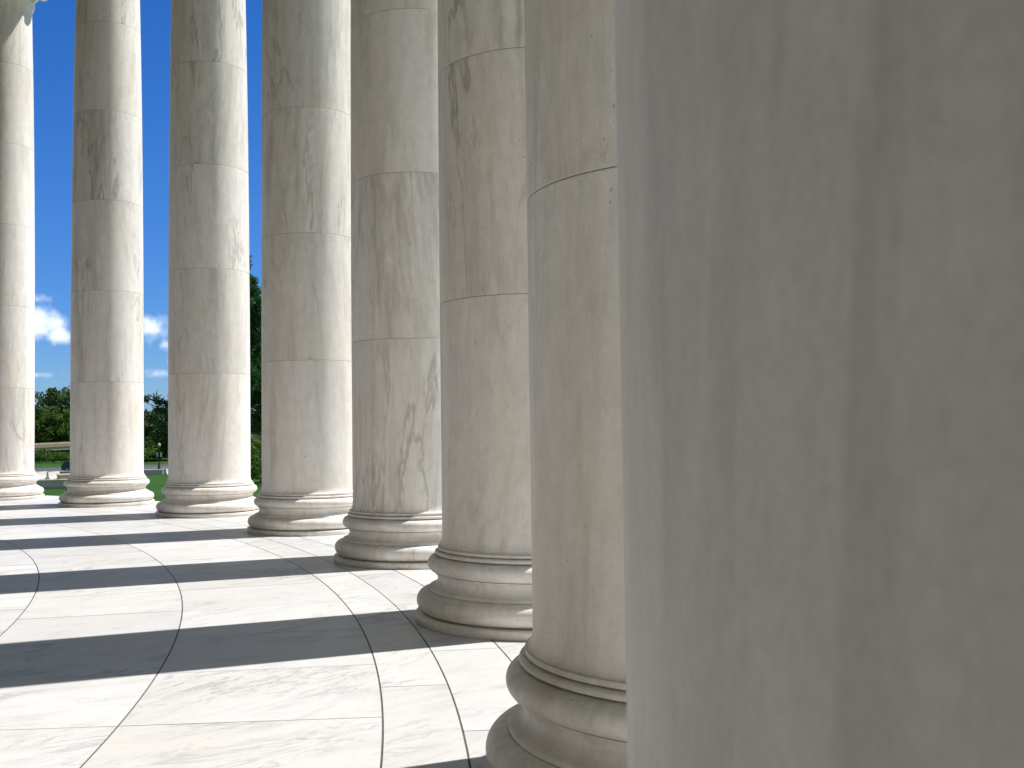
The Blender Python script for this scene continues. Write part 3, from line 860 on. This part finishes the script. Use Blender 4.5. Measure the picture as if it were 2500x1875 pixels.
plan = [ # proto, xpix, distance, scale, rot, label
    (protoA, 146, 262, 1.14, .3, 'tall dark tree with an uneven crown between the leftmost and second columns'),
    (protoC, 78, 266, .92, 1.3, 'dark tree just right of the leftmost column shaft, lower than its neighbour'),
    (protoB, 128, 249, .96, 2.2, 'bright green bushy tree in front of the tall dark tree above the bridge'),
    (protoB, 92, 247.5, .84, 4.0, 'lower green tree between the bridge parapet and the dark tree on the left'),
    (protoB, 168, 250, .90, 5.2, 'green tree above the bridge partly behind the second column'),
    (protoC, 392, 232, .80, .9, 'dark tree behind the globe street lamp with sunlit top leaves'),
    (protoA, 352, 240, .62, 2.6, 'smaller dark tree under the tan building'),
    (protoC, 432, 222, .80, 3.6, 'dark tree behind the globe lamp partly hidden by the third column'),
    (protoA, 250, 268, .95, 3.9, 'tree hidden behind the second column'),
    
    (protoA, 520, 252, .86, .4, 'tree hidden behind the third column'),
    (protoC, 625, 262, .78, 2.0, 'dark tree seen in the narrow gap beside the pine above the bridge'),
    (protoA, 720, 258, .95, 5.5, 'tree hidden behind the fourth column'),
    (protoC, 20, 262, .9, .0, 'tree hidden behind the leftmost column'),
    (protoC, 850, 270, .9, 1.0, 'tree of the far row hidden behind the nearer columns'),
    (protoA, 960, 285, .9, 2.0, 'tree of the far row hidden behind the nearer columns'),
    (protoB, 1060, 290, 1.1, 3.0, 'tree of the far row hidden behind the nearer columns'),
    (protoC, 1200, 300, 1.0, 4.0, 'tree of the far row hidden behind the nearer columns'),
    (protoA, 1330, 310, 1.0, 5.0, 'tree of the far row hidden behind the nearer columns'),
    (protoB, 1470, 315, 1.2, 6.0, 'tree of the far row hidden behind the nearer columns'),
]
used = set()
for pr_, xp, D, s, rz, lab in plan:
    t = pr_ if id(pr_) not in used else copy_tree(pr_)
    used.add(id(pr_))
    place(t, px(xp, D), D, s, rz)
    tag(t, lab, 'tree', GT)
# shrubs in front of the bridge
shr = make_tree(21, 2.6, 4.4, .25, 40, 60, .13, M_LEAF2, 'shrub', .9)
GS = 'shrubs on the verge in front of the bridge'
splan = [(95, 215, 1.0, 'bright green shrub on the verge nearest the leftmost column'), (112, 221, 1.05, 'rounded green shrub in the middle of the verge under the bridge'),
         (150, 214, .82, 'low sunlit shrub on the verge behind the dark people carrier'), (132, 217, .45, 'small low green shrub on the verge between the bigger ones'),
         (358, 214, 1.55, 'leafy green shrub left of the globe lamp behind the saloon car'), (376, 219, 1.3, 'shrub close behind the globe lamp post'),
         (402, 222, 1.6, 'shrub between the globe lamp and the third column'), (622, 205, 1.8, 'green shrub under the bridge in the narrow gap beside the pine'),
         (612, 120, 1.3, 'green bush low in the narrow gap between two column bases'), (632, 128, 1.6, 'bush right next to the fourth column shaft, low in the gap')]
for (xp, D, s) in [(86, 226, .80), (99, 246, 1.5), (104, 227, .75), (113, 246, 1.5), (122, 228, .7), (128, 247, 1.5), (140, 229, .75), (145, 248, 1.5), (158, 230, .7), (164, 249, 1.5), (172, 231, .75), (350, 226, 1.8), (367, 227, 1.9), (385, 226, 1.8), (412, 224, 1.9), (610, 240, 1.3), (634, 240, 1.3)]:
    splan.append((xp, D, s, 'dark shrub in the shaded thicket below the bridge' if D < 240 else 'dark shrub deep in the shade behind the bridge piers'))
for i, (xp, D, s, lab) in enumerate(splan):
    t = shr if i == 0 else copy_tree(shr)
    place(t, px(xp, D), D, s, i*1.3); tag(t, lab, 'shrub', GS)

# the pine
def make_pine(seed):
    g = np.random.default_rng(seed)
    t = empty('pine_tree')
    bm = bmesh.new()
    H = 19.3
    tube(bm, [(0, 0, -.3), (.1, 0, 5), (-.05, .1, 11), (.05, 0, H-.4)], [.34, .27, .16, .03], 12)
    tips = []
    z = 6.7
    whorls = []
    while z < H-.5:
        whorls.append((z, None)); z += g.uniform(.50, .80)
    whorls.append((7.7, (math.pi-.6, 5.5)))
    for z, one in whorls:
        fr = (z-5.2)/(H-5.2)
        nb = 5 if one is None else 1
        a0 = g.uniform(0, 6.28)
        for k in range(nb):
            a = a0+k*2*math.pi/nb+g.uniform(-.3, .3)
            Lb = (5.2*(1-fr)**1.25+.25)*g.uniform(.78, 1.04)
            if one: a, Lb = one
            d = np.array([math.cos(a), math.sin(a)])
            P = []
            n = 8
            for i in range(n+1):
                s = i/n
                P.append(np.array([d[0]*Lb*s, d[1]*Lb*s, z+Lb*(.10*s-.28*s*s+.30*s**3)+g.normal()*.03]))
            tube(bm, [tuple(p) for p in P], [.085*(1-fr*.6)*(1-.85*i/n)+.008 for i in range(n+1)], 5)
            for i in range(2, n+1):
                for q in range(3 if i < n else 2):
                    side = g.normal(size=3)*np.array([.42, .42, .22])*(1.1-.35*i/n)*min(1, Lb/3)
                    tips.append(P[i]+side+np.array([0, 0, .10]))
    tips.append(np.array([0, 0, H])); tips.append(np.array([.1, 0, H-.4]))
    from_bm('trunk', bm, M_BARK, t, smooth=R(50))
    tips = np.array(tips)
    nn = 40
    C = np.repeat(tips, nn, 0); N = len(C)
    d = g.normal(size=(N, 3)); d[:, 2] = np.abs(d[:, 2])*.8+.1*d[:, 2]; d /= np.linalg.norm(d, axis=1)[:, None]
    C = C+g.normal(size=(N, 3))*.10
    L = g.uniform(.20, .36, N)[:, None]
    sd_ = np.cross(d, g.normal(size=(N, 3))); sd_ /= np.linalg.norm(sd_, axis=1)[:, None]
    wv = .045
    v = np.stack([C-sd_*wv, C+sd_*wv, C+d*L+sd_*wv*.5, C+d*L-sd_*wv*.5], 1).reshape(-1, 3)
    f = np.arange(4*N).reshape(N, 4)
    link(mesh_obj('crown', v, f, M_PINE), t)
    return t
pine = make_pine(5)
pine.location = (-13.7, 64.0, GZ); pine.rotation_euler = (0, 0, .6)
tag(pine, 'tall dark green pine tree seen in the narrow gap right of the third column', 'tree')
print('objects', len(bpy.data.objects))
